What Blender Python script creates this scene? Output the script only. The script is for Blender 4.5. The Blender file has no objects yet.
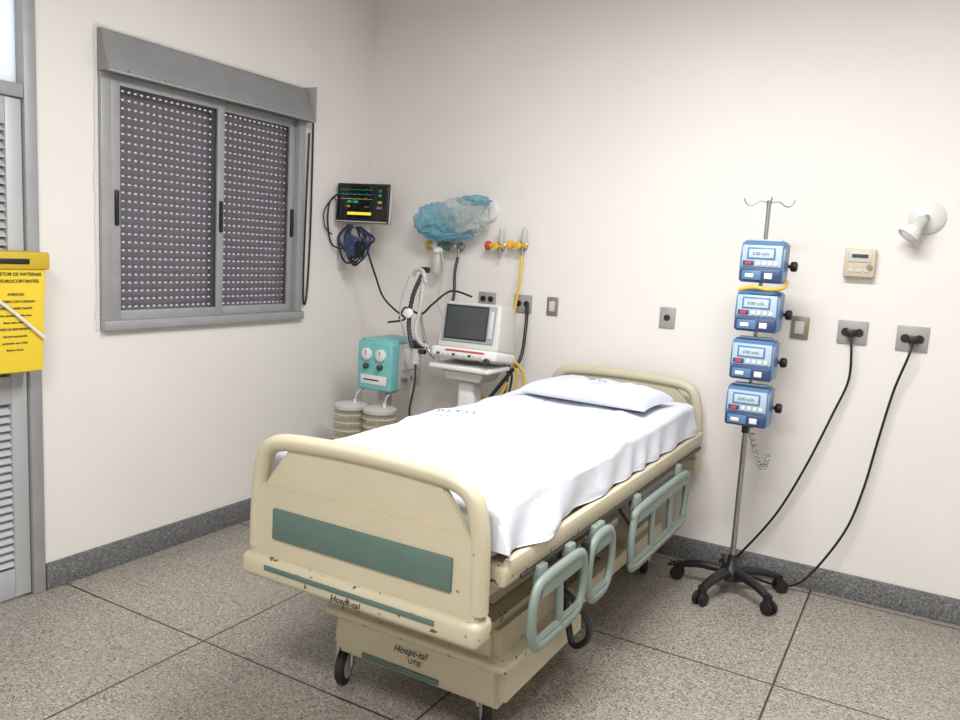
import bpy, bmesh, math, random
from mathutils import Vector, Matrix, noise
random.seed(3)
D=bpy.data; SC=bpy.context.scene; COL=bpy.context.collection
try:
    SC.view_settings.view_transform='Standard'; SC.view_settings.look='None'
except Exception: pass

# ------------------------------------------------------------ materials
def s2l(c):
    return tuple(((x/255)/12.92 if x/255<=.04045 else ((x/255+.055)/1.055)**2.4) for x in c)+(1,)
def mat(name,rgb,rough=.5,metal=0,emis=None,es=1,bump=0,bscale=60,alpha=1,vary=0,vscale=8,spec=.5,chips=None):
    m=D.materials.new(name);m.use_nodes=True;nt=m.node_tree;b=nt.nodes['Principled BSDF']
    b.inputs['Base Color'].default_value=s2l(rgb);b.inputs['Roughness'].default_value=rough;b.inputs['Metallic'].default_value=metal
    b.inputs['Specular IOR Level'].default_value=spec
    b.inputs['Alpha'].default_value=alpha
    if emis: b.inputs['Emission Color'].default_value=s2l(emis);b.inputs['Emission Strength'].default_value=es
    if bump or vary or chips:
        g=nt.nodes.new('ShaderNodeNewGeometry')
    if vary:
        n=nt.nodes.new('ShaderNodeTexNoise');n.inputs['Scale'].default_value=vscale;n.inputs['Detail'].default_value=6
        nt.links.new(g.outputs['Position'],n.inputs['Vector'])
        mx=nt.nodes.new('ShaderNodeMix');mx.data_type='RGBA'
        mx.inputs[6].default_value=s2l(rgb);mx.inputs[7].default_value=s2l(tuple(max(0,c*(1-vary)) for c in rgb))
        nt.links.new(n.outputs['Fac'],mx.inputs[0]);out=mx.outputs[2]
        if chips:
            n3=nt.nodes.new('ShaderNodeTexNoise');n3.inputs['Scale'].default_value=chips[0];n3.inputs['Detail'].default_value=5
            nt.links.new(g.outputs['Position'],n3.inputs['Vector'])
            gt=nt.nodes.new('ShaderNodeMath');gt.operation='GREATER_THAN';gt.inputs[1].default_value=chips[1];nt.links.new(n3.outputs['Fac'],gt.inputs[0])
            m2=nt.nodes.new('ShaderNodeMix');m2.data_type='RGBA';m2.inputs[7].default_value=s2l(chips[2]);nt.links.new(gt.outputs[0],m2.inputs[0]);nt.links.new(out,m2.inputs[6]);out=m2.outputs[2]
        nt.links.new(out,b.inputs['Base Color'])
    if bump:
        n2=nt.nodes.new('ShaderNodeTexNoise');n2.inputs['Scale'].default_value=bscale;n2.inputs['Detail'].default_value=4
        nt.links.new(g.outputs['Position'],n2.inputs['Vector'])
        bp=nt.nodes.new('ShaderNodeBump');bp.inputs['Strength'].default_value=bump;bp.inputs['Distance'].default_value=.01
        nt.links.new(n2.outputs['Fac'],bp.inputs['Height']);nt.links.new(bp.outputs[0],b.inputs['Normal'])
    return m
def terrazzo(name,base,dark,light,scale,joints=False,rough=.45):
    m=D.materials.new(name);m.use_nodes=True;nt=m.node_tree;b=nt.nodes['Principled BSDF'];N=nt.nodes.new;L=nt.links.new
    g=N('ShaderNodeNewGeometry')
    v=N('ShaderNodeTexVoronoi');v.inputs['Scale'].default_value=scale;L(g.outputs['Position'],v.inputs['Vector'])
    sep=N('ShaderNodeSeparateColor');L(v.outputs['Color'],sep.inputs[0])
    r=N('ShaderNodeValToRGB');r.color_ramp.interpolation='CONSTANT';e=r.color_ramp.elements
    e[0].position=0;e[0].color=s2l(dark);e[1].position=.14;e[1].color=s2l(base)
    a=e.new(.5);a.color=s2l(tuple(c*.93 for c in base));a=e.new(.82);a.color=s2l(light)
    L(sep.outputs[0],r.inputs[0])
    n=N('ShaderNodeTexNoise');n.inputs['Scale'].default_value=1.6;n.inputs['Detail'].default_value=5;L(g.outputs['Position'],n.inputs['Vector'])
    mx=N('ShaderNodeMix');mx.data_type='RGBA';mx.blend_type='MULTIPLY';mx.inputs[0].default_value=.5
    mr=N('ShaderNodeMapRange');mr.inputs[1].default_value=.3;mr.inputs[2].default_value=.7;mr.inputs[3].default_value=.80;mr.inputs[4].default_value=1.05
    L(n.outputs['Fac'],mr.inputs[0])
    L(r.outputs[0],mx.inputs[6]);L(mr.outputs[0],mx.inputs[7]);out=mx.outputs[2]
    if joints:
        sp=N('ShaderNodeSeparateXYZ');L(g.outputs['Position'],sp.inputs[0]);ms=[]
        for ax,off,sz in ((0,2.22,.94),(1,-1.935,.97)):
            a=N('ShaderNodeMath');a.operation='ADD';a.inputs[1].default_value=off;L(sp.outputs[ax],a.inputs[0])
            w=N('ShaderNodeMath');w.operation='WRAP';w.inputs[1].default_value=sz/2;w.inputs[2].default_value=-sz/2;L(a.outputs[0],w.inputs[0])
            ab=N('ShaderNodeMath');ab.operation='ABSOLUTE';L(w.outputs[0],ab.inputs[0])
            lt=N('ShaderNodeMath');lt.operation='LESS_THAN';lt.inputs[1].default_value=.0042;L(ab.outputs[0],lt.inputs[0]);ms.append(lt)
        mm=N('ShaderNodeMath');mm.operation='MAXIMUM';L(ms[0].outputs[0],mm.inputs[0]);L(ms[1].outputs[0],mm.inputs[1])
        m2=N('ShaderNodeMix');m2.data_type='RGBA';m2.inputs[7].default_value=s2l((60,55,50));L(mm.outputs[0],m2.inputs[0]);L(out,m2.inputs[6]);out=m2.outputs[2]
    L(out,b.inputs['Base Color']);b.inputs['Roughness'].default_value=rough
    return m
def glassy(name,tint,fac,rough=.05):
    m=D.materials.new(name);m.use_nodes=True;nt=m.node_tree;nt.nodes.clear();N=nt.nodes.new;L=nt.links.new
    o=N('ShaderNodeOutputMaterial');t=N('ShaderNodeBsdfTransparent');p=N('ShaderNodeBsdfPrincipled');mx=N('ShaderNodeMixShader')
    t.inputs[0].default_value=s2l(tuple(min(255,c*.3+180) for c in tint));p.inputs['Base Color'].default_value=s2l(tint);p.inputs['Roughness'].default_value=rough
    mx.inputs[0].default_value=fac;L(t.outputs[0],mx.inputs[1]);L(p.outputs[0],mx.inputs[2]);L(mx.outputs[0],o.inputs[0]);return m

M_wall=mat('wall_paint',(231,227,222),.7,bump=.05,bscale=40,vary=.035,vscale=2.5,spec=.25)
M_ceil=mat('ceiling_paint',(240,239,236),.8)
M_floor=terrazzo('floor_terrazzo',(153,146,136),(98,91,83),(180,173,163),200,True,.32)
M_base=terrazzo('baseboard_terrazzo',(108,109,109),(74,75,77),(138,139,139),200)
M_alu=mat('window_aluminium',(168,169,170),.45,.15,vary=.12,vscale=12)
M_aludark=mat('window_box_paint',(150,151,152),.5,.15,vary=.15,vscale=9)
M_black=mat('black_plastic',(22,22,24),.4)
M_rubber=mat('black_rubber',(28,28,28),.6)
M_cream=mat('bed_cream_plastic',(199,190,164),.42,vary=.07,vscale=7,bump=.03,chips=(24,.735,(120,104,80)))
M_creamchip=mat('bed_cream_chipped',(199,190,164),.42,vary=.07,vscale=7,chips=(38,.645,(92,72,50)))
M_cream2=mat('bed_cream_shade',(194,184,156),.5,vary=.08,vscale=6,chips=(30,.68,(120,100,72)))
M_teal=mat('bed_teal_panel',(92,116,108),.5,vary=.12,vscale=15)
M_rail=mat('rail_greygreen',(130,143,136),.45,vary=.05)
M_dkmetal=mat('dark_metal',(70,70,70),.5,.5)
M_steel=mat('steel',(170,168,165),.3,.9)
M_sheet=mat('white_sheet',(214,217,226),.9,bump=.35,bscale=14,spec=.1)
M_pillow=mat('pillow_cotton',(208,213,224),.9,bump=.35,bscale=16,spec=.1)
M_matt=mat('mattress_grey',(186,188,198),.6)
M_ink=mat('ink',(35,35,45),.6)
M_inkblue=mat('ink_blue',(60,70,105),.7)
M_white=mat('white_plastic',(218,218,215),.4)
M_offw=mat('offwhite_plastic',(194,194,189),.45)
M_beige=mat('beige_plastic',(202,189,162),.45)
M_plate=mat('grey_outlet_plate',(158,157,153),.45,.15)
M_bronze=mat('outlet_plate_bronze',(144,133,114),.4,.4)
M_screen=mat('screen_black',(16,20,26),.12)
M_yel=mat('yellow_card',(228,198,48),.6)
M_yeld=mat('yellow_card_dark',(198,168,40),.6)
M_gasY=mat('gas_yellow',(218,176,54),.4)
M_gasG=mat('gas_green',(70,120,90),.4)
M_red=mat('red_mark',(190,70,60),.5)
M_tealbox=mat('teal_plastic',(116,184,184),.4)
M_jar=glassy('jar_plastic',(228,222,204),.26,.08)
M_jarfill=mat('jar_inner',(206,196,170),.6)
M_bagb=glassy('bag_blue_film',(140,194,212),.40,.12)
M_bagc=glassy('bag_clear_film',(208,216,214),.32,.10)
M_pblue=mat('pump_blue',(84,120,158),.35)
M_pnavy=mat('pump_navy',(44,66,106),.4)
M_plight=mat('pump_face',(168,188,204),.4)
M_lcd=mat('pump_lcd',(178,196,206),.2,emis=(170,200,215),es=.05)
M_led=mat('red_led',(200,30,20),.4,emis=(255,60,30),es=.9)
M_eY=mat('trace_yellow',(220,200,60),.4,emis=(240,210,60),es=.6)
M_eC=mat('trace_cyan',(60,200,190),.4,emis=(70,210,200),es=.3)
M_eG=mat('trace_green',(60,200,80),.4,emis=(80,210,90),es=.3)
M_ventscr=mat('vent_screen',(64,68,70),.25)
M_ventbez=mat('vent_bezel',(146,152,157),.4)
M_hose=glassy('clear_hose',(205,205,200),.7,.3)
M_glass=glassy('window_glass',(120,120,125),.04,.03)
M_caulk=mat('plaster_chip',(216,214,210),.9,bump=.5,bscale=90)
M_lamp=mat('lamp_diffuser',(255,255,250),.5,emis=(255,253,250),es=3)
M_doorp=mat('door_metal_paint',(186,188,190),.45,.1,vary=.05)

def frosted():
    m=D.materials.new('frosted_glass');m.use_nodes=True;nt=m.node_tree;nt.nodes.clear();N=nt.nodes.new
    o=N('ShaderNodeOutputMaterial');t=N('ShaderNodeBsdfTranslucent');t.inputs[0].default_value=(.9,.92,.95,1)
    nt.links.new(t.outputs[0],o.inputs[0]);return m
M_frost=frosted()
def shutter():
    m=D.materials.new('perforated_shutter');m.use_nodes=True;nt=m.node_tree;N=nt.nodes.new;L=nt.links.new
    b=nt.nodes['Principled BSDF'];o=nt.nodes['Material Output'];b.inputs['Base Color'].default_value=s2l((222,213,218));b.inputs['Roughness'].default_value=.5
    g=N('ShaderNodeNewGeometry');sp=N('ShaderNodeSeparateXYZ');L(g.outputs['Position'],sp.inputs[0])
    def near(ax,off,sz,hw):
        a=N('ShaderNodeMath');a.operation='SUBTRACT';a.inputs[1].default_value=off;L(sp.outputs[ax],a.inputs[0])
        w=N('ShaderNodeMath');w.operation='WRAP';w.inputs[1].default_value=sz/2;w.inputs[2].default_value=-sz/2;L(a.outputs[0],w.inputs[0])
        ab=N('ShaderNodeMath');ab.operation='ABSOLUTE';L(w.outputs[0],ab.inputs[0])
        lt=N('ShaderNodeMath');lt.operation='LESS_THAN';lt.inputs[1].default_value=hw;L(ab.outputs[0],lt.inputs[0]);return lt
    a=near(1,0,.032,.0062);c=near(2,1.10,.036,.0040)
    mu=N('ShaderNodeMath');mu.operation='MULTIPLY';L(a.outputs[0],mu.inputs[0]);L(c.outputs[0],mu.inputs[1])
    t=N('ShaderNodeBsdfTransparent');mx=N('ShaderNodeMixShader');L(mu.outputs[0],mx.inputs[0]);L(b.outputs[0],mx.inputs[1]);L(t.outputs[0],mx.inputs[2]);L(mx.outputs[0],o.inputs[0])
    return m
M_shut=shutter()

# ------------------------------------------------------------ mesh helpers (all in world coords)
def fin(bm,name,m,sharp=38):
    bmesh.ops.recalc_face_normals(bm,faces=bm.faces)
    for f in bm.faces:f.smooth=True
    for e in bm.edges:
        if len(e.link_faces)==2 and e.calc_face_angle(0)>math.radians(sharp): e.smooth=False
    me=D.meshes.new(name);bm.to_mesh(me);bm.free()
    ob=D.objects.new(name,me);COL.objects.link(ob);me.materials.append(m);return ob
def box(name,a,b,m,bev=0,seg=2,M=None,taper=None):
    a=Vector(a);b=Vector(b);bm=bmesh.new();bmesh.ops.create_cube(bm,size=1)
    c=(a+b)/2;s=b-a
    for v in bm.verts:
        v.co=Vector((v.co.x*s.x,v.co.y*s.y,v.co.z*s.z))
        if taper and v.co.z>0: v.co.x*=taper[0];v.co.y*=taper[1]
        v.co+=c
    if bev: bmesh.ops.bevel(bm,geom=bm.edges[:],offset=bev,segments=seg,profile=.5,affect='EDGES')
    if M is not None: bmesh.ops.transform(bm,matrix=M,verts=bm.verts)
    return fin(bm,name,m)
def cyl(name,p,q,r,m,r2=None,seg=24,bev=0):
    p=Vector(p);q=Vector(q);d=q-p;bm=bmesh.new()
    bmesh.ops.create_cone(bm,cap_ends=True,segments=seg,radius1=r,radius2=r if r2 is None else r2,depth=d.length)
    if bev: bmesh.ops.bevel(bm,geom=[e for e in bm.edges if abs(e.verts[0].co.z-e.verts[1].co.z)<1e-6],offset=bev,segments=2,affect='EDGES')
    rot=Vector((0,0,1)).rotation_difference(d.normalized()).to_matrix().to_4x4()
    bmesh.ops.transform(bm,matrix=Matrix.Translation((p+q)/2)@rot,verts=bm.verts)
    return fin(bm,name,m)
def lathe(name,prof,c,m,axis=(0,0,1),seg=28):
    bm=bmesh.new();rings=[]
    for r,z in prof:
        rings.append([bm.verts.new((r*math.cos(2*math.pi*i/seg),r*math.sin(2*math.pi*i/seg),z)) for i in range(seg)])
    for A,B in zip(rings,rings[1:]):
        for i in range(seg): bm.faces.new((A[i],A[(i+1)%seg],B[(i+1)%seg],B[i]))
    bm.faces.new(rings[0][::-1]);bm.faces.new(rings[-1])
    rot=Vector((0,0,1)).rotation_difference(Vector(axis).normalized()).to_matrix().to_4x4()
    bmesh.ops.transform(bm,matrix=Matrix.Translation(c)@rot,verts=bm.verts)
    return fin(bm,name,m)
def catmull(P,n,closed):
    if n<=1: return P
    out=[];k=len(P);rng=range(k if closed else k-1)
    for i in rng:
        if closed: a,b,c,d=P[(i-1)%k],P[i],P[(i+1)%k],P[(i+2)%k]
        else: a,b,c,d=P[max(i-1,0)],P[i],P[i+1],P[min(i+2,k-1)]
        for j in range(n):
            t=j/n;out.append(.5*((2*b)+(c-a)*t+(2*a-5*b+4*c-d)*t*t+(3*b-a-3*c+d)*t**3))
    if not closed: out.append(P[-1])
    return out
def tube(name,pts,r,m,closed=False,seg=10,n=6,flat=None,rad2=None):
    P=catmull([Vector(p) for p in pts],n,closed);k=len(P);bm=bmesh.new();rings=[];u=None
    for i in range(k):
        if closed: t=(P[(i+1)%k]-P[i-1])
        else: t=P[min(i+1,k-1)]-P[max(i-1,0)]
        t.normalize()
        if u is None:
            u=t.orthogonal().normalized()
        else:
            u=(u-t*u.dot(t))
            u=u.normalized() if u.length>1e-6 else t.orthogonal().normalized()
        w=t.cross(u);ring=[]
        rr=r if rad2 is None else r+(rad2-r)*i/(k-1)
        for j in range(seg):
            a=2*math.pi*j/seg;o=(u*math.cos(a)+w*math.sin(a))*rr
            if flat:
                ax=Vector(flat[0]);o=o+ax*(o.dot(ax))*(flat[1]-1)
            ring.append(bm.verts.new(P[i]+o))
        rings.append(ring)
    for i in range(k if closed else k-1):
        A=rings[i];B=rings[(i+1)%k];off=0
        if closed and i==k-1:
            off=min(range(seg),key=lambda o:sum((A[j].co-B[(j+o)%seg].co).length for j in range(seg)))
        for j in range(seg): bm.faces.new((A[j],A[(j+1)%seg],B[(j+1+off)%seg],B[(j+off)%seg]))
    if not closed: bm.faces.new(rings[0][::-1]);bm.faces.new(rings[-1])
    return fin(bm,name,m,60)
def prism(name,poly,fn,d0,d1,m,bev=0):
    bm=bmesh.new();A=[bm.verts.new(fn(a,b,d0)) for a,b in poly];B=[bm.verts.new(fn(a,b,d1)) for a,b in poly]
    bm.faces.new(A);bm.faces.new(B[::-1]);k=len(poly)
    for i in range(k): bm.faces.new((A[i],B[i],B[(i+1)%k],A[(i+1)%k]))
    if bev: bmesh.ops.bevel(bm,geom=bm.edges[:],offset=bev,segments=2,affect='EDGES')
    return fin(bm,name,m)
def text(name,s,size,M,m,ext=.0006):
    c=D.curves.new(name,'FONT');c.body=s;c.size=size;c.extrude=ext;c.align_x='CENTER'
    o=D.objects.new(name,c);COL.objects.link(o);bpy.context.view_layer.update()
    me=D.meshes.new_from_object(o.evaluated_get(bpy.context.evaluated_depsgraph_get()));D.objects.remove(o)
    me.transform(M);me.materials.clear();me.materials.append(m)
    ob=D.objects.new(name,me);COL.objects.link(ob);return ob
def TM(p,x,y):
    x=Vector(x).normalized();y=Vector(y).normalized();z=x.cross(y)
    return Matrix.Translation(p)@Matrix((x,y,z)).transposed().to_4x4()
def join(name,obs):
    bm=bmesh.new();mats=[]
    for o in obs:
        for mm in o.data.materials:
            if mm not in mats: mats.append(mm)
        t=bmesh.new();t.from_mesh(o.data)
        for f in t.faces: f.material_index=mats.index(o.data.materials[f.material_index])
        tmp=D.meshes.new('t');t.to_mesh(tmp);t.free();bm.from_mesh(tmp);D.meshes.remove(tmp)
    me=D.meshes.new(name);bm.to_mesh(me);bm.free()
    for mm in mats: me.materials.append(mm)
    for o in obs: D.objects.remove(o)
    ob=D.objects.new(name,me);COL.objects.link(ob);return ob
def group(name,origin,parts,rz=0):
    e=D.objects.new(name,None);COL.objects.link(e);e.location=origin;e.empty_display_size=.1;e.rotation_euler[2]=rz
    for p in parts:
        p.data.transform(Matrix.Translation(-Vector(origin)));p.parent=e
    return e
def rotz(c,a): c=Vector(c);return Matrix.Translation(c)@Matrix.Rotation(a,4,'Z')@Matrix.Translation(-c)
def rotx(c,a): c=Vector(c);return Matrix.Translation(c)@Matrix.Rotation(a,4,'X')@Matrix.Translation(-c)
V=Vector

XL,YB,H=-3.078,3.933,3.0
XR,YF=1.9,-1.6
# ------------------------------------------------------------ room
box('floor',(XL-.2,YF-.1,-.1),(XR+.1,YB+.1,0),M_floor)
box('ceiling',(XL-.2,YF-.1,H),(XR+.1,YB+.1,H+.1),M_ceil)
box('wall_back',(XL-.2,YB,0),(XR+.1,YB+.12,H),M_wall)
box('wall_right',(XR,YF,0),(XR+.1,YB,H),M_wall)
box('wall_front',(XL-.2,YF-.1,0),(XR+.1,YF,H),M_wall)
wy0,wy1,wz0,wz1=2.13,3.315,1.10,2.20
dy0,dy1,dz1=.92,1.845,2.72
L=[]
def wseg(y0,y1,z0,z1): L.append(box('w',(XL-.16,y0,z0),(XL,y1,z1),M_wall))
wseg(YF,dy0,0,H);wseg(dy0,dy1,dz1,H);wseg(dy1,wy0,0,H);wseg(wy0,wy1,0,wz0);wseg(wy0,wy1,wz1,H);wseg(wy1,YB,0,H)
join('wall_left',L)
box('baseboard_back',(XL+.016,YB-.016,0),(XR,YB,.116),M_base,.003)
box('baseboard_left',(XL,dy1+.005,0),(XL+.016,YB,.116),M_base,.003)
box('baseboard_right',(XR-.016,YF,0),(XR,YB-.016,.116),M_base,.003)

# ------------------------------------------------------------ window
P=[]
fx0,fx1=XL-.06,XL+.02
P.append(box('frame_bottom',(fx0,wy0-.02,wz0-.02),(fx1+.02,wy1+.02,wz0+.022),M_alu,.004))
P.append(box('frame_top',(fx0,wy0-.02,wz1-.045),(fx1,wy1+.02,wz1),M_alu,.004))
P.append(box('frame_side_a',(fx0,wy0-.02,wz0+.022),(fx1,wy0+.028,wz1-.045),M_alu,.003))
P.append(box('frame_side_b',(fx0,wy1-.028,wz0+.022),(fx1,wy1+.02,wz1-.045),M_alu,.003))
def sash(nm,y0,y1,x):
    z0,z1=wz0+.022,wz1-.045;w=.042
    P.append(box(nm+'_l',(x-.02,y0,z0),(x,y0+w,z1),M_alu,.002));P.append(box(nm+'_r',(x-.02,y1-w,z0),(x,y1,z1),M_alu,.002))
    P.append(box(nm+'_b',(x-.018,y0+w,z0),(x-.002,y1-w,z0+w),M_alu,.002));P.append(box(nm+'_t',(x-.018,y0+w,z1-w),(x-.002,y1-w,z1),M_alu,.002))
    P.append(box(nm+'_pane',(x-.012,y0+w,z0+w),(x-.008,y1-w,z1-w),M_glass))
ymid=2.745
sash('sash_a',wy0+.029,ymid+.025,fx1-.004);sash('sash_b',ymid-.018,wy1-.029,fx1-.03)
for y,x in ((wy0+.05,fx1-.004),(ymid+.003,fx1-.004),(wy1-.05,fx1-.03)):
    P.append(box('latch',(x,y-.009,1.53),(x+.012,y+.009,1.68),M_black,.004))
bm=bmesh.new();ys=(wy0,wy1)
z=wz0;prev=None
while z<wz1:
    pr=[(0,0),(.004,.003),(.007,.011),(.0075,.018),(.007,.025),(.004,.033),(0,.036)]
    for dx,dz in pr:
        a=bm.verts.new((XL-.068+dx,ys[0],z+dz));b=bm.verts.new((XL-.068+dx,ys[1],z+dz))
        if prev: bm.faces.new((prev[0],prev[1],b,a))
        prev=(a,b)
    z+=.036
P.append(fin(bm,'shutter',M_shut,20))
pf=[(0,2.325),(.02,2.325),(.035,2.29),(.04,2.26),(.06,2.21),(.078,2.175),(.078,2.155),(0,2.155)]
P.append(prism('roller_box',pf,lambda a,b,d:Vector((XL+a,d,b)),2.105,3.335,M_aludark,.003))
P.append(box('roller_box_cap',(XL,3.335,2.15),(XL+.082,3.346,2.335),M_alu,.003))
P.append(box('roller_box_lip',(XL+.068,2.105,2.150),(XL+.084,3.335,2.158),M_alu,.002))
for i in range(7): P.append(cyl('screw',(XL+.077,2.2+i*.18,2.167),(XL+.083,2.2+i*.18,2.167),.005,M_steel,seg=10))
def chip(nm,p,q,w):
    p=Vector(p);q=Vector(q);bm=bmesh.new();n=40;d=(q-p);side=Vector((0,-d.z,d.y)).normalized();A=[]
    for i in range(n+1):
        c=p+d*i/n;o=w*(.4+.9*abs(noise.noise(c*14)))
        A.append((bm.verts.new(c+side*o+Vector((.003,0,0))),bm.verts.new(c-side*w*.3+Vector((.003,0,0)))))
    for a,b in zip(A,A[1:]): bm.faces.new((a[0],b[0],b[1],a[1]))
    return fin(bm,nm,M_caulk)
P.append(chip('plaster_top',(XL,3.34,2.335),(XL,2.10,2.335),-.014))
P.append(chip('plaster_left',(XL,2.102,2.33),(XL,2.102,1.08),-.018))
P.append(tube('cord',[(XL+.05,3.35,2.25),(XL+.02,3.39,2.1),(XL+.015,3.395,1.6),(XL+.015,3.385,1.3),(XL+.02,3.365,1.17),(XL+.02,3.345,1.2),(XL+.015,3.35,1.5),(XL+.02,3.36,2.1)],.0055,M_black,seg=8))
group('window_1',(XL,2.75,1.65),P)

# ------------------------------------------------------------ door
P=[]
x0,x1=XL-.07,XL+.015
P.append(box('jamb_r',(x0,dy1-.05,0.0),(x1,dy1,dz1),M_alu,.004));P.append(box('jamb_l',(x0,dy0,0),(x1,dy0+.05,dz1),M_alu,.004))
P.append(box('head',(x0,dy0+.05,dz1-.05),(x1-.002,dy1-.05,dz1),M_alu,.003));P.append(box('transom_bar',(x0,dy0+.05,1.985),(x1-.003,dy1-.05,2.035),M_alu,.003))
P.append(box('transom_glass',(XL-.04,dy0+.05,2.035),(XL-.035,dy1-.05,dz1-.05),M_frost))
lx=XL-.035;a,b=dy0+.054,dy1-.054;sw=.062
P.append(box('leaf_stile_r',(lx,b-sw,.012),(lx+.035,b,1.98),M_doorp,.003));P.append(box('leaf_stile_l',(lx,a,.012),(lx+.035,a+sw,1.98),M_doorp,.003))
for z0,z1 in ((.012,.13),(.81,.92),(1.88,1.98)): P.append(box('leaf_rail',(lx+.001,a+sw,z0),(lx+.033,b-sw,z1),M_doorp,.003))
sl=[]
for z0,z1 in ((.14,.80),(.93,1.87)):
    z=z0
    while z<z1:
        sl.append(prism('louver',[(0,z),(.03,z+.002),(.03,z+.006),(.004,z+.031),(0,z+.031)],lambda p,q,d:Vector((lx+p,d,q)),a+sw,b-sw,M_doorp));z+=.033
P.append(join('louvers',sl))
P.append(box('leaf_back',(lx-.012,a,.012),(lx-.002,b,1.98),M_aludark))
group('door_1',(XL,1.38,0),P)

# yellow sharps-disposal box hung by the door
P=[]
yx=XL+.016
pf=[(0,.955),(.105,.955),(.13,1.35),(.125,1.395),(0,1.40)]
P.append(prism('carton',pf,lambda a,b,d:Vector((yx+a,d,b)),1.53,1.785,M_yel,.003))
P.append(box('lid',(yx,1.51,1.345),(yx+.138,1.80,1.41),M_yeld,.006))
P.append(box('handle',(yx+.135,1.60,1.365),(yx+.142,1.72,1.385),M_black,.002))
for i,(t,s) in enumerate((('COLETOR DE MATERIAIS',.017),('PERFUROCORTANTES',.017),('ATENCAO',.013),('MANUSEIE COM CUIDADO',.012),('RESIDUO INFECTANTE',.012),('Nao descartar agulhas fora',.011),('desta caixa coletora',.011),('LIMITE DE ENCHIMENTO',.012),('descarte apropriado',.011),('preencher ate a linha',.011),('fechar e lacrar',.011))):
    zz=1.322-i*.026-(.022 if i>1 else 0)
    xx=yx+.105+(zz-.955)/(1.35-.955)*.025+.0022
    P.append(text('print',t,s,TM((xx,1.675,zz),(0,1,0),(.06,0,1)),M_ink))
P.append(tube('strap',[(yx+.133,1.53,1.29),(yx+.128,1.66,1.19),(yx+.122,1.785,1.08)],.006,M_white,flat=((1,0,0),.4)))
group('sharps_disposal_box',(XL+.05,1.65,.955),P)

# ------------------------------------------------------------ bed
P=[]
bx0,bx1=-1.74,-.895
def board(tag,y,top,zb,flip):
    pts=[(bx0+.03,y,zb+.03),(bx0+.035,y,zb+.2),(bx0+.045,y,top-.10),(bx0+.065,y,top-.045),(bx0+.12,y,top-.015),(bx0+.25,y,top-.004),((bx0+bx1)/2,y,top),
         (bx1-.25,y,top-.004),(bx1-.12,y,top-.015),(bx1-.065,y,top-.045),(bx1-.045,y,top-.10),(bx1-.035,y,zb+.2),(bx1-.03,y,zb+.03)]
    P.append(tube(tag+'_frame',pts,.026,M_cream,seg=14,flat=((0,1,0),1.1)))
    f=lambda a,b,d:Vector((a,y+d,b))
    P.append(prism(tag+'_lower_panel',[(bx0+.02,zb),(bx1-.02,zb),(bx1-.03,zb+.235),(bx0+.03,zb+.235)],f,-.024,.024,M_cream,.006))
    P.append(prism(tag+'_upper_panel',[(bx0+.06,zb+.22),(bx1-.06,zb+.22),(bx1-.075,zb+.25),(bx1-.16,top-.02),(bx0+.16,top-.02),(bx0+.075,zb+.25)],f,-.010,.012,M_cream,.004))
board('footboard',1.70,.925,.545,0)
board('headboard',3.83,.93,.56,0)
P.append(box('foot_teal_panel',(-1.625,1.668,.620),(-.995,1.69,.715),M_teal,.004))
P.append(box('foot_bumper',(-1.74,1.655,.488),(-.9,1.745,.56),M_creamchip,.020,3))
P.append(box('foot_bumper_strip',(-1.64,1.6515,.524),(-1.03,1.66,.540),M_teal,.003))
P.append(box('foot_plate_label',(-1.715,1.673,.58),(-1.685,1.678,.588),M_beige))
P.append(box('head_bumper',(-1.745,3.79,.50),(-.9,3.87,.56),M_cream,.018,3))
P.append(box('deck',(-1.72,1.76,.625),(-.885,3.79,.685),M_creamchip,.014,3))
P.append(box('deck_lip',(-.905,1.78,.655),(-.878,3.78,.705),M_cream,.008))
P.append(box('deck_lip_l',(-1.727,1.78,.655),(-1.70,3.78,.705),M_cream,.008))
P.append(box('deck_trim_r',(-.886,1.85,.628),(-.876,3.75,.640),M_dkmetal,.002))
P.append(box('under_frame_r',(-1.03,1.80,.545),(-.98,3.75,.61),M_cream2,.006));P.append(box('under_frame_l',(-1.62,1.80,.545),(-1.57,3.75,.61),M_cream2,.006))
for y in (2.1,2.7,3.3): P.append(box('cross_beam',(-1.6,y,.56),(-1.0,y+.06,.61),M_dkmetal,.004))
P.append(box('lift_column_foot',(-1.42,2.25,.36),(-1.2,2.42,.57),M_cream2,.01));P.append(box('lift_column_head',(-1.42,3.15,.24),(-1.2,3.32,.57),M_cream2,.01))
P.append(box('actuator',(-1.2,2.5,.38),(-1.1,3.1,.46),M_dkmetal,.02))
def cover(nm,x0,x1,y0,y1,z0,z1,ins,m,bv=.03):
    bm=bmesh.new();bmesh.ops.create_cube(bm,size=1)
    for v in bm.verts:
        k=ins if v.co.z>0 else 0
        v.co=Vector((x0+k if v.co.x<0 else x1-k,y0+k if v.co.y<0 else y1-k,z0 if v.co.z<0 else z1))
    bmesh.ops.bevel(bm,geom=bm.edges[:],offset=bv,segments=4,affect='EDGES')
    return fin(bm,nm,m)
P.append(cover('base_cover_foot',-1.645,-.975,1.97,2.62,.125,.285,.008,M_cream))
P.append(cover('base_cover_upper',-1.63,-1.01,1.985,2.55,.27,.385,.015,M_cream2,.02))
P.append(cover('base_cover_neck',-1.50,-1.10,2.10,2.5,.37,.50,.03,M_cream2,.02))
P.append(box('base_bumper',(-1.66,1.955,.262),(-.962,2.62,.290),M_creamchip,.012,3))
P.append(box('base_strip',(-1.50,1.963,.150),(-1.2,1.972,.168),M_teal,.003))
P.append(box('base_rail_r',(-1.10,2.5,.17),(-1.04,3.72,.24),M_cream2,.01));P.append(box('base_rail_l',(-1.62,2.5,.17),(-1.56,3.72,.24),M_cream2,.01))
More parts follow.
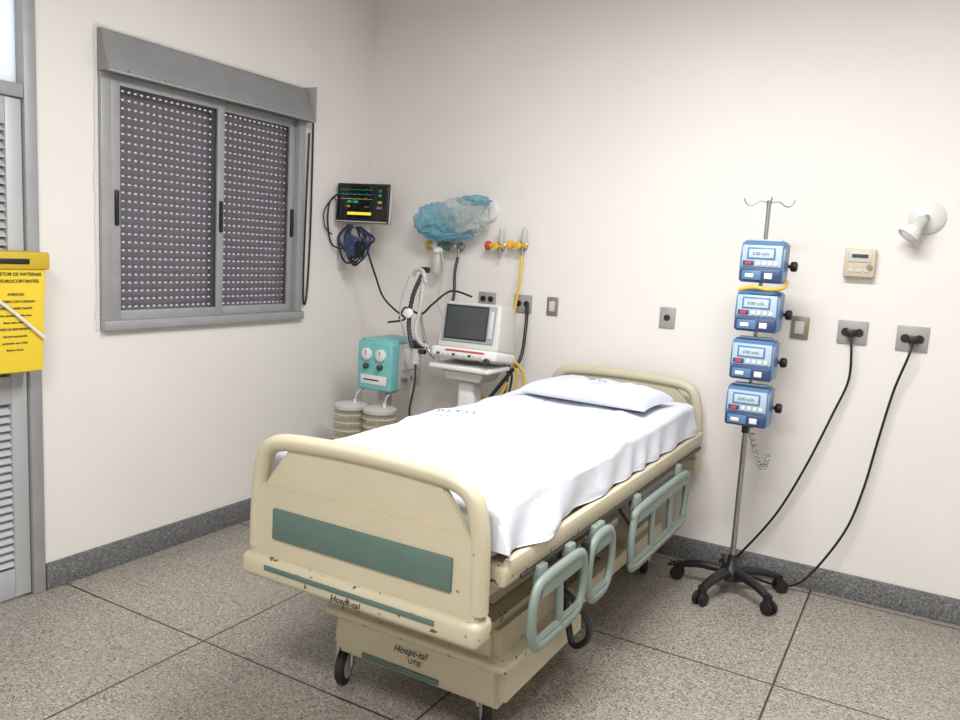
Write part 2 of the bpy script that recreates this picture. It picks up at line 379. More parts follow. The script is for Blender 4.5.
P.append(cover('base_cover_head',-1.64,-1.02,3.3,3.76,.14,.27,.012,M_cream))
for i,(x,y,a) in enumerate(((-1.615,2.02,.35),(-1.09,2.09,.6),(-1.59,3.62,.2),(-1.07,3.62,.4))):
    d=Vector((math.cos(a),math.sin(a),0));c=Vector((x,y,.063))
    w=[cyl('w',c-d*.016,c+d*.016,.062,M_rubber,bev=.006),cyl('w',c-d*.018,c+d*.018,.042,M_offw)]
    f=Vector((-d.y,d.x,0))
    for s in(-1,1):
        w.append(tube('w',[c+d*.024*s,c+d*.024*s+Vector((0,0,.05))+f*.01,c+d*.02*s+Vector((0,0,.085))+f*.02],.012,M_steel,seg=8))
    w.append(cyl('w',c+Vector((0,0,.068))+f*.02,c+Vector((0,0,.11))+f*.02,.028,M_steel))
    P.append(join('caster_%d'%(i+1),w))
def rail(tag,x,y0,y1,z0,z1,nb):
    q=[]
    pts=[(x,y0+.05,z1),(x,y0+.012,z1-.03),(x,y0,(z0+z1)/2),(x,y0+.012,z0+.04),(x,y0+.05,z0+.004),(x,(y0+y1)/2,z0),(x,y1-.05,z0+.004),(x,y1-.012,z0+.04),(x,y1,(z0+z1)/2),(x,y1-.012,z1-.03),(x,y1-.05,z1),(x,(y0+y1)/2,z1+.005)]
    q.append(tube('r',pts,.019,M_rail,closed=True,seg=12,flat=((1,0,0),.7)))
    for i in range(1,nb+1):
        y=y0+(y1-y0)*i/(nb+1);q.append(tube('r',[(x,y+.015,z0),(x,y,(z0+z1)/2),(x,y-.015,z1)],.017,M_rail,seg=12,n=4,flat=((1,0,0),.7)))
    q.append(prism('r',[(y0+.03,z1-.045),(y1-.03,z1-.045),(y1-.05,z1+.01),(y0+.05,z1+.01)],lambda a,b,d:V((x+d,a,b)),-.010,.010,M_rail,.004))
    q.append(prism('r',[(y0+.04,z0),(y1-.04,z0),(y1-.03,z0+.03),(y0+.03,z0+.03)],lambda a,b,d:V((x+d,a,b)),-.009,.009,M_rail,.004))
    q.append(box('r',(x-.035,y0+.06,z1-.02),(x-.008,y0+.11,.64),M_rail,.006));q.append(box('r',(x-.035,y1-.11,z1-.02),(x-.008,y1-.06,.64),M_rail,.006))
    P.append(join(tag,q))
for s,x in (('right',-.850),('left',-1.785)):
    rail('side_rail_%s_foot'%s,x,1.87,2.24,.41,.600,1)
    rail('side_rail_%s_mid'%s,x,2.28,2.49,.40,.605,0)
    rail('side_rail_%s_head'%s,x,2.70,3.42,.37,.59,2)
P.append(box('rail_arm',(-.885,2.0,.57),(-.872,2.6,.60),M_steel,.004));P.append(box('rail_arm_b',(-.885,2.75,.57),(-.872,3.40,.60),M_steel,.004))
P.append(box('rail_latch',(-.87,2.245,.53),(-.845,2.275,.62),M_black,.006))
P.append(tube('power_cord',[(-.95,2.2,.5),(-.86,2.30,.36),(-.87,2.38,.24),(-.93,2.40,.19),(-.97,2.42,.3),(-1.02,2.45,.5)],.012,M_black,seg=8))
P.append(tube('cord_tail',[(-1.0,2.9,.56),(-.93,2.95,.45),(-.95,3.05,.42),(-1.0,3.1,.52)],.007,M_black,seg=8))
P.append(text('mark_a','Hospt-tal',.028,TM((-1.33,1.6538,.500),(1,0,.0),(.25,0,1)),M_ink))
P.append(text('mark_b','Hospt-tal',.034,TM((-1.31,1.966,.218),(1,0,.05),(.25,0,1)),M_ink))
P.append(text('mark_c','UTIE',.024,TM((-1.29,1.964,.192),(1,0,0),(.1,0,1)),M_ink))
P.append(box('mattress',(-1.70,1.77,.69),(-.925,3.78,.835),M_matt,.03,4))
group('hospital_bed',(-1.32,2.75,0),P)

# ---- sheet draped on the mattress
def drape():
    cx,cy=-1.3125,2.60;hx=.402;fy=1.755;top=.85;r=.032
    NX,NY=170,240;bm=bmesh.new();G=[]
    sx=hx+.172
    for j in range(NY+1):
        t=j/NY;L=1.93+.11;yy=-.11+L*t
        row=[]
        for i in range(NX+1):
            s=-sx+2*sx*i/NX
            def fold(d):
                if d<-r: return d,0
                a=(d+r)/r
                if a<math.pi/2: return -r+r*math.sin(a),r*(1-math.cos(a))
                return 0,r+(d+r-r*math.pi/2)
            lx,zx=fold(abs(s)-hx);X=cx+math.copysign(hx+lx,s)
            ly,zy=fold(-yy);Y=fy-ly
            drop=max(zx,zy)
            if zx>zy: drop=drop*(1-.16*max(0,Y-2.5))
            p=Vector((X,Y,top-drop))
            w=noise.noise(Vector((X*3,Y*2.2,1)))*.012+noise.noise(Vector((X*9,Y*5,4)))*.005
            rg=1-abs(noise.noise(Vector((X*2.2+Y*1.1,Y*1.6-X*.7,9))))*2
            w+=max(0,rg-.72)*.055
            for xc in (-1.47,-1.13): w-=.005*math.exp(-((X-xc+.01*math.sin(Y*3))/.007)**2)
            for yc in (2.25,2.9): w-=.004*math.exp(-((Y-yc+.012*math.sin(X*5))/.007)**2)
            if drop>r*.9:
                k=min(1,(drop-r*.9)/.09)
                c=Y if zx>=zy else X
                if zx>=zy:
                    fa=.008+.014*math.exp(-((Y-1.9)/.35)**2)
                    off=.014+.022*math.exp(-((Y-1.92)/.14)**2)*(1 if s>0 else 0)
                    p+=Vector((math.copysign(1,s),0,0))*k*(off+fa*math.sin(c*24+3*math.sin(c*4.3)+drop*9)+.006*noise.noise(Vector((c*12,0,2))))
                    p.z+=.008*k*math.sin(c*9)
                p.z=max(p.z,.712)
            else: p.z+=w
            row.append(bm.verts.new(p))
        G.append(row)
    for a,b in zip(G,G[1:]):
        for i in range(NX): bm.faces.new((a[i],a[i+1],b[i+1],b[i]))
    return fin(bm,'bed_sheet_cloth',M_sheet,80)
sh=[drape()]
sh.append(text('sheet_print','(U.T.I.)',.055,TM((-1.58,2.62,.872),(.9,.45,0),(-.45,.9,0)),M_inkblue))
group('bed_sheet',(-1.31,2.7,.85),sh)
def pillow():
    bm=bmesh.new();n=44;W,Dp,T=.62,.38,.12;top=[];bot=[]
    for j in range(n+1):
        a=[];b=[]
        for i in range(n+1):
            u=-1+2*i/n;v=-1+2*j/n
            h=(max(0,(1-u**4))*max(0,(1-v**4)))**.42
            x=u*W/2*(1-.05*(1-v*v));y=v*Dp/2*(1-.07*(1-u*u))
            w=(noise.noise(Vector((x*9,y*9,3)))*.014+noise.noise(Vector((x*22,y*18,5)))*.005)*h
            a.append(bm.verts.new((x,y,.028+h*T*.54+w)))
            b.append(a[-1] if h<1e-6 else bm.verts.new((x,y,.028-h*.014)))
        top.append(a);bot.append(b)
    for j in range(n):
        for i in range(n):
            for G,fl in((top,0),(bot,1)):
                q=[G[j][i],G[j][i+1],G[j+1][i+1],G[j+1][i]]
                try: bm.faces.new(q[::-1] if fl else q)
                except ValueError: pass
    M=Matrix.Translation((-1.285,3.36,.856))@Matrix.Rotation(math.radians(-3),4,'Z')
    bmesh.ops.transform(bm,matrix=M,verts=bm.verts)
    return fin(bm,'pillow_case',M_pillow,80)
pl=[pillow(),text('pillow_print','U.T.I.',.04,TM((-1.26,3.31,.962),(1,.1,0),(-.1,1,.0)),M_inkblue)]
group('pillow',(-1.285,3.36,.87),pl)

# ------------------------------------------------------------ IV stand + pumps
px,py=-.665,3.66
P=[cyl('pole_lower',(px,py,.10),(px,py,.95),.0125,M_steel),cyl('pole_upper',(px,py,.9),(px,py,1.80),.009,M_steel),cyl('collar',(px,py,.76),(px,py,.80),.018,M_black),
   lathe('hub',[(.055,.065),(.06,.085),(.05,.115),(.024,.14),(.018,.18)],(px,py,0),M_black)]
for k in range(5):
    a=math.radians(-108+72*k);d=Vector((math.cos(a),math.sin(a),0));t=Vector((-d.y,d.x,0));q=[]
    c=Vector((px,py,0))
    q.append(tube('l',[c+d*.03+Vector((0,0,.1)),c+d*.14+Vector((0,0,.098)),c+d*.235+Vector((0,0,.075))],.030,M_black,rad2=.020,seg=12,flat=((0,0,1),.75)))
    e=c+d*.236
    q.append(cyl('l',e+Vector((0,0,.05)),e+Vector((0,0,.085)),.02,M_black))
    for s in(-1,1): q.append(cyl('l',e+t*.006*s+Vector((0,0,.030))+d*.012,e+t*.028*s+Vector((0,0,.030))+d*.012,.030,M_rubber,bev=.005))
    P.append(join('leg_%d'%(k+1),q))
for k in range(4):
    a=math.radians(15+90*k);d=Vector((math.cos(a),math.sin(a),0));c=Vector((px,py,1.79))
    P.append(tube('hook_%d'%(k+1),[c,c+d*.04+Vector((0,0,.005)),c+d*.065+Vector((0,0,-.012)),c+d*.085+Vector((0,0,-.014)),c+d*.10+Vector((0,0,.0)),c+d*.105+Vector((0,0,.015))],.0032,M_steel,seg=8))
P.append(tube('yellow_cord',[(-.72,3.485,1.410),(-.66,3.482,1.423),(-.60,3.485,1.417),(-.55,3.52,1.425),(-.545,3.6,1.45)],.008,M_gasY,seg=8))
co=[]
for i in range(110):
    t=i/109;a=t*2*math.pi*16
    p=Vector((px+.03+.085*math.sin(t*math.pi*.5),3.59,.80-.17*math.sin(t*math.pi*.80)));co.append(p+Vector((math.cos(a)*.010,math.sin(a)*.010,math.sin(a)*.006)))
P.append(tube('coiled_cord',co,.0035,M_plate,seg=6,n=2))
group('iv_pole',(px,py,0),P)
def pump(z):
    x=px+.022;y=py-.105;q=[]
    w=.09;f=lambda a,b,d:Vector((x+d,y+a,z+b))
    q.append(prism('body',[(-.045,-.088),(.075,-.088),(.08,.085),(-.02,.090),(-.05,.06),(-.055,-.02)],f,-w,w,M_pblue,.008))
    q.append(box('face_plate',(x-.082,y-.060,z-.022),(x+.082,y-.048,z+.070),M_plight,.006))
    q.append(box('lcd_bezel',(x-.060,y-.063,z+.011),(x+.055,y-.056,z+.060),M_pblue,.002))
    q.append(box('lcd',(x-.053,y-.0645,z+.017),(x+.048,y-.056,z+.053),M_lcd,.001))
    q.append(text('lcd_text','0.00 ml/h',.018,TM((x-.003,y-.0648,z+.028),(1,0,0),(0,0,1)),M_pnavy))
    q.append(box('led',(x-.075,y-.064,z-.016),(x-.03,y-.058,z+.004),M_pnavy,.002))
    q.append(text('led_text','888',.016,TM((x-.053,y-.0645,z-.012),(1,0,0),(0,0,1)),M_led))
    for i in range(4): q.append(box('key_%d'%i,(x-.02+i*.024,y-.065,z-.014),(x-.004+i*.024,y-.058,z+.002),M_white,.002))
    q.append(box('door',(x-.086,y-.062,z-.084),(x+.084,y-.044,z-.03),M_pnavy,.008))
    q.append(box('door_window',(x-.074,y-.066,z-.076),(x+.005,y-.06,z-.038),M_pblue,.003))
    q.append(box('label',(x+.018,y-.066,z-.070),(x+.050,y-.06,z-.046),M_white,.002))
    q.append(box('label_b',(x-.06,y-.068,z-.066),(x-.025,y-.065,z-.05),M_white,.001))
    q.append(box('handle',(x-.07,y-.01,z+.088),(x+.07,y+.03,z+.097),M_plight,.004))
    q.append(box('clamp',(px-.03,y+.07,z-.04),(px+.045,y+.118,z+.02),M_black,.006))
    q.append(cyl('clamp_screw',(px+.04,y+.095,z-.012),(px+.115,y+.095,z-.012),.008,M_black))
    q.append(lathe('clamp_knob',[(.018,-.012),(.022,-.006),(.022,.010),(.016,.016)],(px+.13,y+.095,z-.012),M_black,axis=(1,0,0)))
    group('infusion_pump',(x,y,z),q)
for z in (1.53,1.32,1.11,.905): pump(z)

# ------------------------------------------------------------ wall outlets
def outlet(x,z,w,h,m,kind='socket'):
    q=[box('plate',(x-w/2,YB-.010,z-h/2),(x+w/2,YB,z+h/2),m,.003)]
    if kind=='double':
        for s in(-1,1):
            q.append(cyl('socket',(x+s*w*.22,YB-.010,z),(x+s*w*.22,YB-.014,z),w*.15,M_black))
    elif kind=='socket':
        q.append(cyl('socket',(x,YB-.010,z),(x,YB-.014,z),w*.2,M_black))
        for s in (-1,1): q.append(cyl('screw',(x,YB-.010,z+s*h*.4),(x,YB-.013,z+s*h*.4),.004,M_steel,seg=8))
    elif kind=='switch':
        q.append(box('insert',(x-w*.26,YB-.016,z-h*.28),(x+w*.26,YB-.009,z+h*.28),M_offw,.003))
    group('wall_outlet',(x,YB,z),q)
outlet(-2.20,1.245,.11,.075,M_plate,'double');outlet(-1.97,1.235,.11,.10,M_plate,'double');outlet(-1.79,1.235,.065,.10,M_bronze,'switch')
outlet(-1.15,1.23,.08,.105,M_plate,'socket');outlet(-.52,1.24,.08,.105,M_bronze,'switch')
outlet(-.295,1.24,.125,.105,M_plate,'double');outlet(-.055,1.235,.125,.11,M_plate,'double')
def plug_cable(name,x,z,pts):
    q=[box('plug',(x-.02,YB-.055,z-.02),(x+.02,YB-.014,z+.015),M_black,.006),tube('cable',[(x,YB-.045,z-.01)]+pts,.0055,M_black,seg=8,n=8)]
    group(name,(x,YB,z),q)
plug_cable('power_cable',-.30,1.24,[(-.285,3.87,1.15),(-.285,3.885,1.02),(-.33,3.88,.87),(-.42,3.87,.60),(-.52,3.87,.36),(-.64,3.88,.16),(-.74,3.89,.03),(-.86,3.88,.008),(-1.0,3.84,.008)])
plug_cable('power_cable',-.05,1.235,[(-.06,3.86,1.16),(-.10,3.885,1.0),(-.135,3.88,.78),(-.17,3.88,.54),(-.22,3.87,.34),(-.32,3.85,.14),(-.40,3.84,.04),(-.50,3.86,.008),(-.62,3.89,.008),(-.85,3.87,.008),(-1.0,3.79,.008)])
q=[box('case',(-.36,YB-.045,1.49),(-.235,YB,1.615),M_beige,.006),box('display',(-.345,YB-.049,1.555),(-.25,YB-.043,1.60),M_offw,.002),box('slot',(-.33,YB-.052,1.575),(-.265,YB-.0475,1.59),M_dkmetal)]
for i in range(3): q.append(box('key',(-.34+i*.032,YB-.049,1.51),(-.318+i*.032,YB-.043,1.525),M_offw,.002))
q.append(cyl('dial',(-.255,YB-.045,1.535),(-.255,YB-.055,1.535),.012,M_bronze))
group('wall_thermostat',(-.3,YB,1.49),q)
def spot(x,z,r,k,ax,hc):
    q=[lathe('plate',[(r,0),(r,.010),(r*.85,.022),(r*.3,.030)],(x,YB,z),M_white,axis=(0,-1,0))]
    c=V((x+hc[0]*k,YB+hc[1],z+hc[2]*k));ax=V(ax).normalized();base=c-ax*.05*k
    q.append(tube('arm',[(x,YB-.02,z),(x,YB-.05,z),base],.011*k,M_steel))
    q.append(lathe('socket',[(.014*k,-.055*k),(.022*k,-.045*k),(.024*k,-.01*k),(.03*k,0)],c,M_offw,axis=ax))
    q.append(lathe('head',[(.024*k,-.012*k),(.036*k,.02*k),(.046*k,.042*k),(.045*k,.048*k),(.038*k,.040*k)],c,M_white,axis=ax))
    q.append(lathe('bulb',[(.034*k,.03*k),(.036*k,.045*k),(.02*k,.054*k)],c,M_ceil,axis=ax))
    group('wall_spotlight',(x,YB,z),q)
spot(-.06,1.76,.072,1.0,(-.55,-.3,-.8),(-.035,-.09,-.05));spot(-2.215,1.735,.06,.85,(.1,-.3,-1),(.0,-.07,-.03))

# ------------------------------------------------------------ medical gas outlets
def gas(x,z,m1,m2,flow=True):
    q=[lathe('wall_flange',[(.028,0),(.028,.012),(.016,.02),(.016,.05)],(x,YB,z),M_steel,axis=(0,-1,0)),
       cyl('valve',(x-.045,YB-.055,z),(x+.04,YB-.055,z),.013,m1),lathe('knob',[(.02,-.012),(.026,-.006),(.026,.01),(.018,.016)],(x-.055,YB-.055,z),m2,axis=(-1,0,0)),
       lathe('knob_b',[(.016,0),(.02,.006),(.02,.018),(.01,.022)],(x+.005,YB-.07,z),m1,axis=(0,-1,0)),
       cyl('nipple',(x+.02,YB-.055,z-.01),(x+.02,YB-.055,z-.07),.007,M_steel)]
    if flow:
        q+= [lathe('flow_tube',[(.012,0),(.016,.01),(.016,.07),(.012,.085),(.006,.09)],(x+.03,YB-.06,z+.01),M_hose)]
    group('gas_outlet_valve',(x,YB,z),q)
gas(-2.13,1.545,M_gasY,M_red);gas(-1.99,1.555,M_gasY,M_gasY);gas(-2.40,1.53,M_steel,M_gasG,False);gas(-2.53,1.53,M_offw,M_gasY,False)
tube('yellow_gas_hose',[(-1.97,3.875,1.50),(-1.965,3.86,1.38),(-1.98,3.84,1.15),(-1.95,3.78,.95),(-1.93,3.7,.80),(-2.0,3.66,.70),(-2.1,3.68,.78)],.008,M_gasY,seg=8)
tube('oxygen_hose',[(-2.38,3.875,1.47),(-2.385,3.86,1.38),(-2.37,3.84,1.26),(-2.36,3.8,1.2)],.009,M_dkmetal,seg=8)
tube('black_air_hose',[(-1.93,3.9,1.24),(-1.90,3.84,1.12),(-1.89,3.78,.95),(-1.92,3.68,.85),(-1.98,3.62,.74)],.010,M_black,seg=8)
q=[lathe('flask',[(.03,0),(.034,.01),(.034,.10),(.02,.12)],(-2.50,3.85,1.37),M_hose),lathe('cap',[(.03,0),(.03,.022),(.01,.035)],(-2.50,3.85,1.49),M_white),cyl('stem',(-2.50,3.85,1.52),(-2.50,3.87,1.555),.007,M_steel),
   tube('tube',[(-2.47,3.83,1.50),(-2.42,3.80,1.40),(-2.44,3.78,1.22),(-2.38,3.76,1.10),(-2.42,3.76,.95),(-2.36,3.74,.85)],.005,M_hose,seg=8)]
group('oxygen_humidifier',(-2.5,3.85,1.37),q)
def bag(name,c,sc,m,seed,amp):
    bm=bmesh.new();bmesh.ops.create_icosphere(bm,subdivisions=5,radius=1)
    for v in bm.verts:
        p=v.co.copy();o=Vector((seed,seed,seed))
        d=1+amp*(.5-abs(noise.noise(p*1.5+o)))*1.4+amp*.5*(.4-abs(noise.noise(p*3+o)))*1.3+amp*.15*noise.noise(p*8+o)
        p*=d;v.co=Vector((p.x*sc[0],p.y*sc[1],p.z*sc[2]))+Vector(c)
    return fin(bm,name,m,24)
q=[bag('blue_part',(-2.49,3.80,1.665),(.105,.045,.075),M_bagb,2,.55),bag('clear_part',(-2.32,3.79,1.70),(.10,.05,.08),M_bagc,7,.5),bag('top_part',(-2.25,3.81,1.785),(.075,.04,.022),M_bagb,12,.6),bag('right_part',(-2.23,3.81,1.69),(.055,.04,.07),M_bagc,17,.5),bag('low_part',(-2.42,3.81,1.61),(.13,.03,.035),M_bagb,23,.6)]
group('plastic_bag',(-2.38,3.79,1.6),q)

# ------------------------------------------------------------ patient monitor + its cables, on the left wall
P=[];mc=Vector((-2.89,3.64,1.745));R_=rotz(mc,math.radians(12))@rotx(mc,math.radians(-4))
def mb(nm,a,b,m,bev): P.append(box(nm,mc+Vector(a),mc+Vector(b),m,bev,3,M=R_))
mb('case',(-.168,0,-.115),(.168,.05,.115),M_offw,.014);mb('back_shell',(-.13,.04,-.09),(.13,.08,.09),M_offw,.02);mb('bezel',(-.166,-.012,-.112),(.166,.006,.112),M_black,.008);mb('glass',(-.150,-.0145,-.088),(.150,-.011,.098),M_screen,.001)
mb('edge_band',(-.160,-.015,-.108),(.160,-.0125,-.103),M_offw,0)
for i,(z,m) in enumerate(((.074,M_eG),(.048,M_eC),(.022,M_eY))):
    pts=[mc+Vector((-.140+.2*j/40,-.0165,z+(.006 if j%10==3 else .0)+.001*math.sin(j))) for j in range(41)]
    t=tube('trace',pts,.0007,m,seg=5,n=1);t.data.transform(R_);P.append(t)
for i,(x,z,s,m) in enumerate(((.11,.064,'72',M_eG),(.11,.038,'98',M_eC),(.03,-.025,'- - -',M_eY),(.11,.0,'120',M_eY),(-.09,-.025,'- 16',M_eY),(-.06,-.0,'000 / 000',M_eC),(.11,-.03,'36.5',M_offw))):
    t=text('num',s,.018,TM(mc+Vector((x,-.0165,z)),(1,0,0),(0,0,1)),m);t.data.transform(R_);P.append(t)
mb('yellow_bar',(-.09,-.0165,-.068),(.06,-.014,-.052),M_eY,0)
P.append(box('wall_rail',(XL,3.655,1.36),(XL+.018,3.705,1.74),M_offw,.003))
P.append(box('arm',(XL+.01,3.66,1.60),(-2.9,3.70,1.635),M_offw,.006));P.append(cyl('swivel',(-2.90,3.70,1.58),(-2.90,3.70,1.70),.022,M_offw))
P.append(box('mount',(-2.93,3.69,1.66),(-2.85,3.73,1.78),M_offw,.006))
P.append(cyl('knob',(XL+.03,3.66,1.78),(XL+.03,3.60,1.78),.016,M_white))
q=P;random.seed(5)
for i in range(9):
    o=random.uniform(-.05,.05);w=random.uniform(.03,.07);b=random.uniform(1.42,1.5)
    q.append(tube('cable_loop',[(-2.98+o*.3,3.64,1.62),(-2.96+o-w,3.63,1.55),(-2.94+o-w*.7,3.62,b),(-2.92+o,3.61,b-.03),(-2.90+o+w*.6,3.62,b+.02),(-2.90+o+w,3.63,1.55),(-2.92+o*.3,3.64,1.61)],.006,M_black if i%3 else M_pnavy,seg=7))
q.append(bag('sensor_bundle',(-2.93,3.62,1.50),(.055,.03,.05),M_pnavy,3,.5))
q.append(box('cuff',(-2.905,3.585,1.44),(-2.86,3.615,1.53),M_black,.01))
q.append(tube('lead_a',[(XL+.04,3.62,1.80),(XL+.02,3.55,1.75),(XL+.015,3.54,1.62),(XL+.02,3.58,1.50),(-2.98,3.62,1.48)],.005,M_black,seg=7))
q.append(tube('lead_b',[(-2.87,3.60,1.60),(-2.82,3.62,1.45),(-2.80,3.66,1.34),(-2.77,3.7,1.22),(-2.70,3.72,1.15),(-2.62,3.72,1.10),(-2.74,3.72,1.07)],.006,M_black,seg=7))
q.append(tube('lead_c',[(XL+.04,3.58,1.79),(XL+.025,3.50,1.70),(XL+.02,3.51,1.60),(XL+.03,3.56,1.56)],.004,M_black,seg=7))
group('patient_monitor',(mc.x,mc.y,mc.z),P)

# ------------------------------------------------------------ suction unit on trolley, with jars
P=[]
sx0,sx1,sy0,sy1=-2.735,-2.50,3.44,3.74
P.append(box('case_front',(sx0,sy0,.715),(sx1,sy0+.08,.985),M_tealbox,.014,3))
P.append(box('case_body',(sx0+.005,sy0+.07,.72),(sx1-.003,sy1,.975),M_offw,.012,3))
P.append(box('case_top',(sx0+.01,sy0+.01,.97),(sx1-.01,sy1-.01,1.0),M_tealbox,.012,3))
P.append(box('front_label',(sx0+.03,sy0-.003,.75),(sx1-.03,sy0+.002,.80),M_white,.002))
P.append(box('front_label_text',(sx0+.05,sy0-.004,.77),(sx1-.08,sy0-.002,.778),M_dkmetal,0))
for x in (sx0+.07,sx1-.07):
    P.append(lathe('gauge',[(.034,0),(.034,.012),(.028,.016)],(x,sy0,.915),M_white,axis=(0,-1,0)));P.append(box('needle',(x-.001,sy0-.018,.915),(x+.002,sy0-.016,.938),M_ink))
    P.append(lathe('valve_knob',[(.014,0),(.016,.02),(.01,.026)],(x,sy0,.85),M_dkmetal,axis=(0,-1,0)))
for y in (sy0+.11,sy0+.2): P.append(cyl('port',(sx1-.005,y,.78),(sx1+.03,y,.78),.012,M_steel))
P.append(box('side_panel',(sx1-.004,sy0+.10,.83),(sx1+.004,sy1-.04,.95),M_white,.003))
P.append(box('column',(-2.69,3.58,.10),(-2.63,3.64,.73),M_offw,.006));P.append(box('shelf',(-2.86,3.32,.33),(-2.45,3.66,.35),M_offw,.004));P.append(box('foot_plate',(-2.86,3.36,.07),(-2.46,3.74,.10),M_offw,.01))
for x in(-2.83,-2.49):
    for y in (3.39,3.71): P.append(cyl('caster',(x-.012,y,.036),(x+.012,y,.036),.036,M_rubber))
for n_,(x,y) in enumerate(((-2.755,3.42),(-2.565,3.44))):
    q=[lathe('jar',[(.083,0),(.090,.01),(.090,.23),(.083,.25)],(x,y,.352),M_jar),lathe('lid',[(.092,0),(.095,.008),(.095,.022),(.07,.030),(.02,.034)],(x,y,.60),M_offw),
       lathe('filling',[(.070,0),(.076,.01),(.076,.06)],(x,y,.357),M_jarfill),cyl('port',(x+.03,y,.63),(x+.03,y,.655),.009,M_white),cyl('float_tube',(x-.01,y,.45),(x-.01,y,.60),.008,M_white)]
    for k in range(5): q.append(lathe('ring',[(.0905,0),(.0925,.002),(.0905,.004)],(x,y,.39+k*.045),M_jarfill))
    q.append(tube('tube',[(x+.03,y,.65),(x+.04,y+.02,.70),(x+.05,y+.1,.715)],.006,M_hose,seg=8))
    P.append(join('suction_jar_%d'%(n_+1),q))
group('suction_unit',(-2.66,3.55,0),P)

# ------------------------------------------------------------ ventilator
P=[];vx,vy=-2.04,3.52
vM=rotz((vx,vy,1.08),math.radians(4))@rotx((vx,vy,.96),math.radians(-9))
def vb(nm,a,b,m,bev=.0,tp=None): P.append(box(nm,(vx+a[0],vy+a[1],a[2]),(vx+b[0],vy+b[1],b[2]),m,bev,3,M=vM,taper=tp))
vb('head_case',(-.178,-.09,.995),(.178,.14,1.24),M_offw,.016,(.90,.8))
vb('screen_bezel',(-.150,-.094,1.03),(.146,-.06,1.225),M_ventbez,.006,(.95,1))
vb('screen',(-.128,-.097,1.05),(.10,-.075,1.212),M_ventscr,.002)
vb('screen_frame',(-.136,-.0955,1.042),(.108,-.075,1.220),M_black,.003)
vb('key_column',(.116,-.099,1.06),(.138,-.08,1.20),M_offw,.003)
vb('lower_panel',(-.185,-.12,.945),(.185,.14,1.0),M_white,.014)
vb('red_strip',(-.10,-.1245,.980),(.12,-.117,.988),M_red,.001)
for i in range(9): vb('key',(-.15+i*.03,-.1245,.957),(-.132+i*.03,-.118,.968),M_offw if i%3 else M_dkmetal,.001)
P.append(lathe('knob',[(.016,0),(.018,.012),(.014,.016)],(vx+.155,vy-.12,.965),M_dkmetal,axis=(0,-1,0)))
P.append(box('tray',(vx-.195,vy-.12,.895),(vx+.165,vy+.12,.922),M_white,.01,3));P.append(box('tray_lip',(vx-.10,vy-.09,.84),(vx+.10,vy+.09,.898),M_offw,.012,3,taper=(1.3,1.1)))
P.append(box('column',(vx-.055,vy-.05,.14),(vx+.045,vy+.05,.85),M_white,.02,3));P.append(box('foot_a',(vx-.26,vy-.25,.07),(vx-.18,vy+.25,.12),M_white,.015,3))
P.append(box('foot_b',(vx+.10,vy-.25,.07),(vx+.18,vy+.25,.12),M_white,.015,3));P.append(box('foot_cross',(vx-.22,vy-.05,.08),(vx+.14,vy+.05,.15),M_white,.015,3))
for x in (-.22,.14):
    for y in(-.22,.22): P.append(cyl('caster',(vx+x-.014,vy+y,.036),(vx+x+.014,vy+y,.036),.036,M_rubber))
for k,(xo,m) in enumerate(((.10,M_black),(.13,M_gasY),(.075,M_dkmetal),(-.10,M_black))):
    P.append(tube('hanging_cable',[(vx+xo,vy+.14,.97),(vx+xo+.04,vy+.19,.86),(vx+xo+.02,vy+.17,.66),(vx+xo+.05,vy+.15,.45),(vx+xo-.02,vy+.16,.25),(vx+xo+.01,vy+.18,.13)],.006,m,seg=7))
group('ventilator',(vx,vy,0),P)
q=[tube('support_arm',[(-2.26,3.5,.93),(-2.32,3.5,1.0),(-2.37,3.5,1.2),(-2.36,3.52,1.40)],.008,M_steel,seg=8),
   box('hook_block',(-2.385,3.50,1.38),(-2.335,3.535,1.41),M_black,.006)]
def corr(nm,pts,r,m):
    P_=catmull([Vector(p) for p in pts],14,False);bm=bmesh.new();rings=[];u=None
    for i,p in enumerate(P_):
        t=(P_[min(i+1,len(P_)-1)]-P_[max(i-1,0)]).normalized()
        u=t.orthogonal().normalized() if u is None else (u-t*u.dot(t)).normalized()
        w=t.cross(u);rr=r*(1.15 if i%2 else .85)
        rings.append([bm.verts.new(p+(u*math.cos(a*math.pi/5)+w*math.sin(a*math.pi/5))*rr) for a in range(10)])
    for A,B in zip(rings,rings[1:]):
        for j in range(10): bm.faces.new((A[j],A[(j+1)%10],B[(j+1)%10],B[j]))
    return fin(bm,nm,m,80)
q.append(corr('hose_a',[(-2.36,3.49,1.37),(-2.40,3.47,1.25),(-2.41,3.46,1.1),(-2.36,3.44,.98),(-2.27,3.42,.97)],.012,M_dkmetal))
q.append(corr('hose_b',[(-2.35,3.49,1.37),(-2.34,3.46,1.2),(-2.35,3.44,1.08),(-2.30,3.41,1.02),(-2.24,3.41,1.0)],.011,M_hose))
q.append(tube('y_piece',[(-2.42,3.50,1.36),(-2.40,3.49,1.39),(-2.35,3.48,1.39),(-2.33,3.48,1.33)],.011,M_hose))
q.append(lathe('filter',[(.015,0),(.026,.01),(.026,.022),(.015,.03)],(-2.40,3.45,1.16),M_white,axis=(.2,-1,.2)))
q.append(cyl('valve_block',(-2.37,3.46,1.0),(-2.31,3.46,1.0),.02,M_dkmetal))
q.append(cyl('water_trap',(-2.335,3.43,.90),(-2.335,3.43,.98),.025,M_hose))
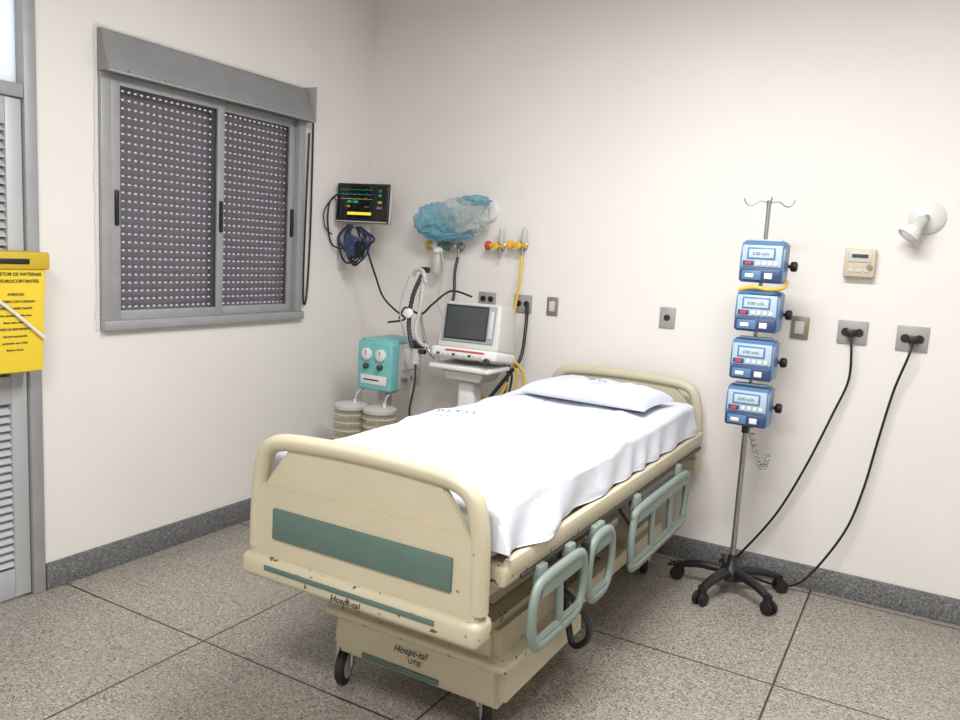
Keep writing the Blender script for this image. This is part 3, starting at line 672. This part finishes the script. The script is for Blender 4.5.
q.append(tube('drip_line',[(-2.46,3.52,1.36),(-2.50,3.5,1.2),(-2.47,3.5,1.05),(-2.36,3.46,.9),(-2.37,3.44,.72)],.004,M_hose,seg=6))
q.append(tube('drain_line',[(-2.335,3.43,.90),(-2.33,3.42,.78),(-2.36,3.43,.62),(-2.30,3.44,.50),(-2.33,3.45,.38)],.006,M_dkmetal,seg=6))
q.append(tube('sensor_lead',[(-2.66,3.72,1.10),(-2.56,3.62,1.17),(-2.46,3.52,1.18),(-2.36,3.50,1.16),(-2.3,3.52,1.22),(-2.24,3.6,1.29),(-2.2,3.75,1.26)],.006,M_black,seg=7))
group('breathing_circuit',(-2.37,3.48,1.2),q)
tube('ventilator_yellow_hose',[(-1.88,3.66,.96),(-1.84,3.72,.88),(-1.84,3.72,.78),(-1.90,3.68,.68),(-1.98,3.62,.70)],.008,M_gasY,seg=8)

# ------------------------------------------------------------ light
def fixture(x,y):
    q=[box('housing',(x-.65,y-.16,H-.07),(x+.65,y+.16,H),M_white,.01),]
    for s in(-.07,.07): q.append(cyl('tube',(x-.6,y+s,H-.09),(x+.6,y+s,H-.09),.014,M_lamp))
    group('ceiling_light',(x,y,H),q)
    l=D.lights.new('fluorescent','AREA');l.shape='RECTANGLE';l.size=1.3;l.size_y=.35;l.energy=82;l.color=(.995,.994,1)
    o=D.objects.new('fluorescent_light',l);COL.objects.link(o);o.location=(x,y,H-.12)
fixture(-.6,2.05);fixture(-.6,-.2)
w=D.worlds.new('sky');SC.world=w;w.use_nodes=True;bg=w.node_tree.nodes['Background'];bg.inputs[0].default_value=(.95,.98,1,1);bg.inputs[1].default_value=1.5

# ------------------------------------------------------------ camera
c=D.cameras.new('camera');c.sensor_width=36;c.lens=786.2/960*36;co=D.objects.new('camera',c);COL.objects.link(co);SC.camera=co;c.clip_start=.02
rX=Vector((.8649,.4987,.0562));rD=Vector((.1155,-.0888,-.9893));rF=Vector((-.4884,.8622,-.1344))
M=Matrix((rX,-rD,-rF)).transposed().to_4x4();M=M.to_quaternion().normalized().to_matrix().to_4x4()
co.matrix_world=Matrix.Translation((0,0,1.5))@M
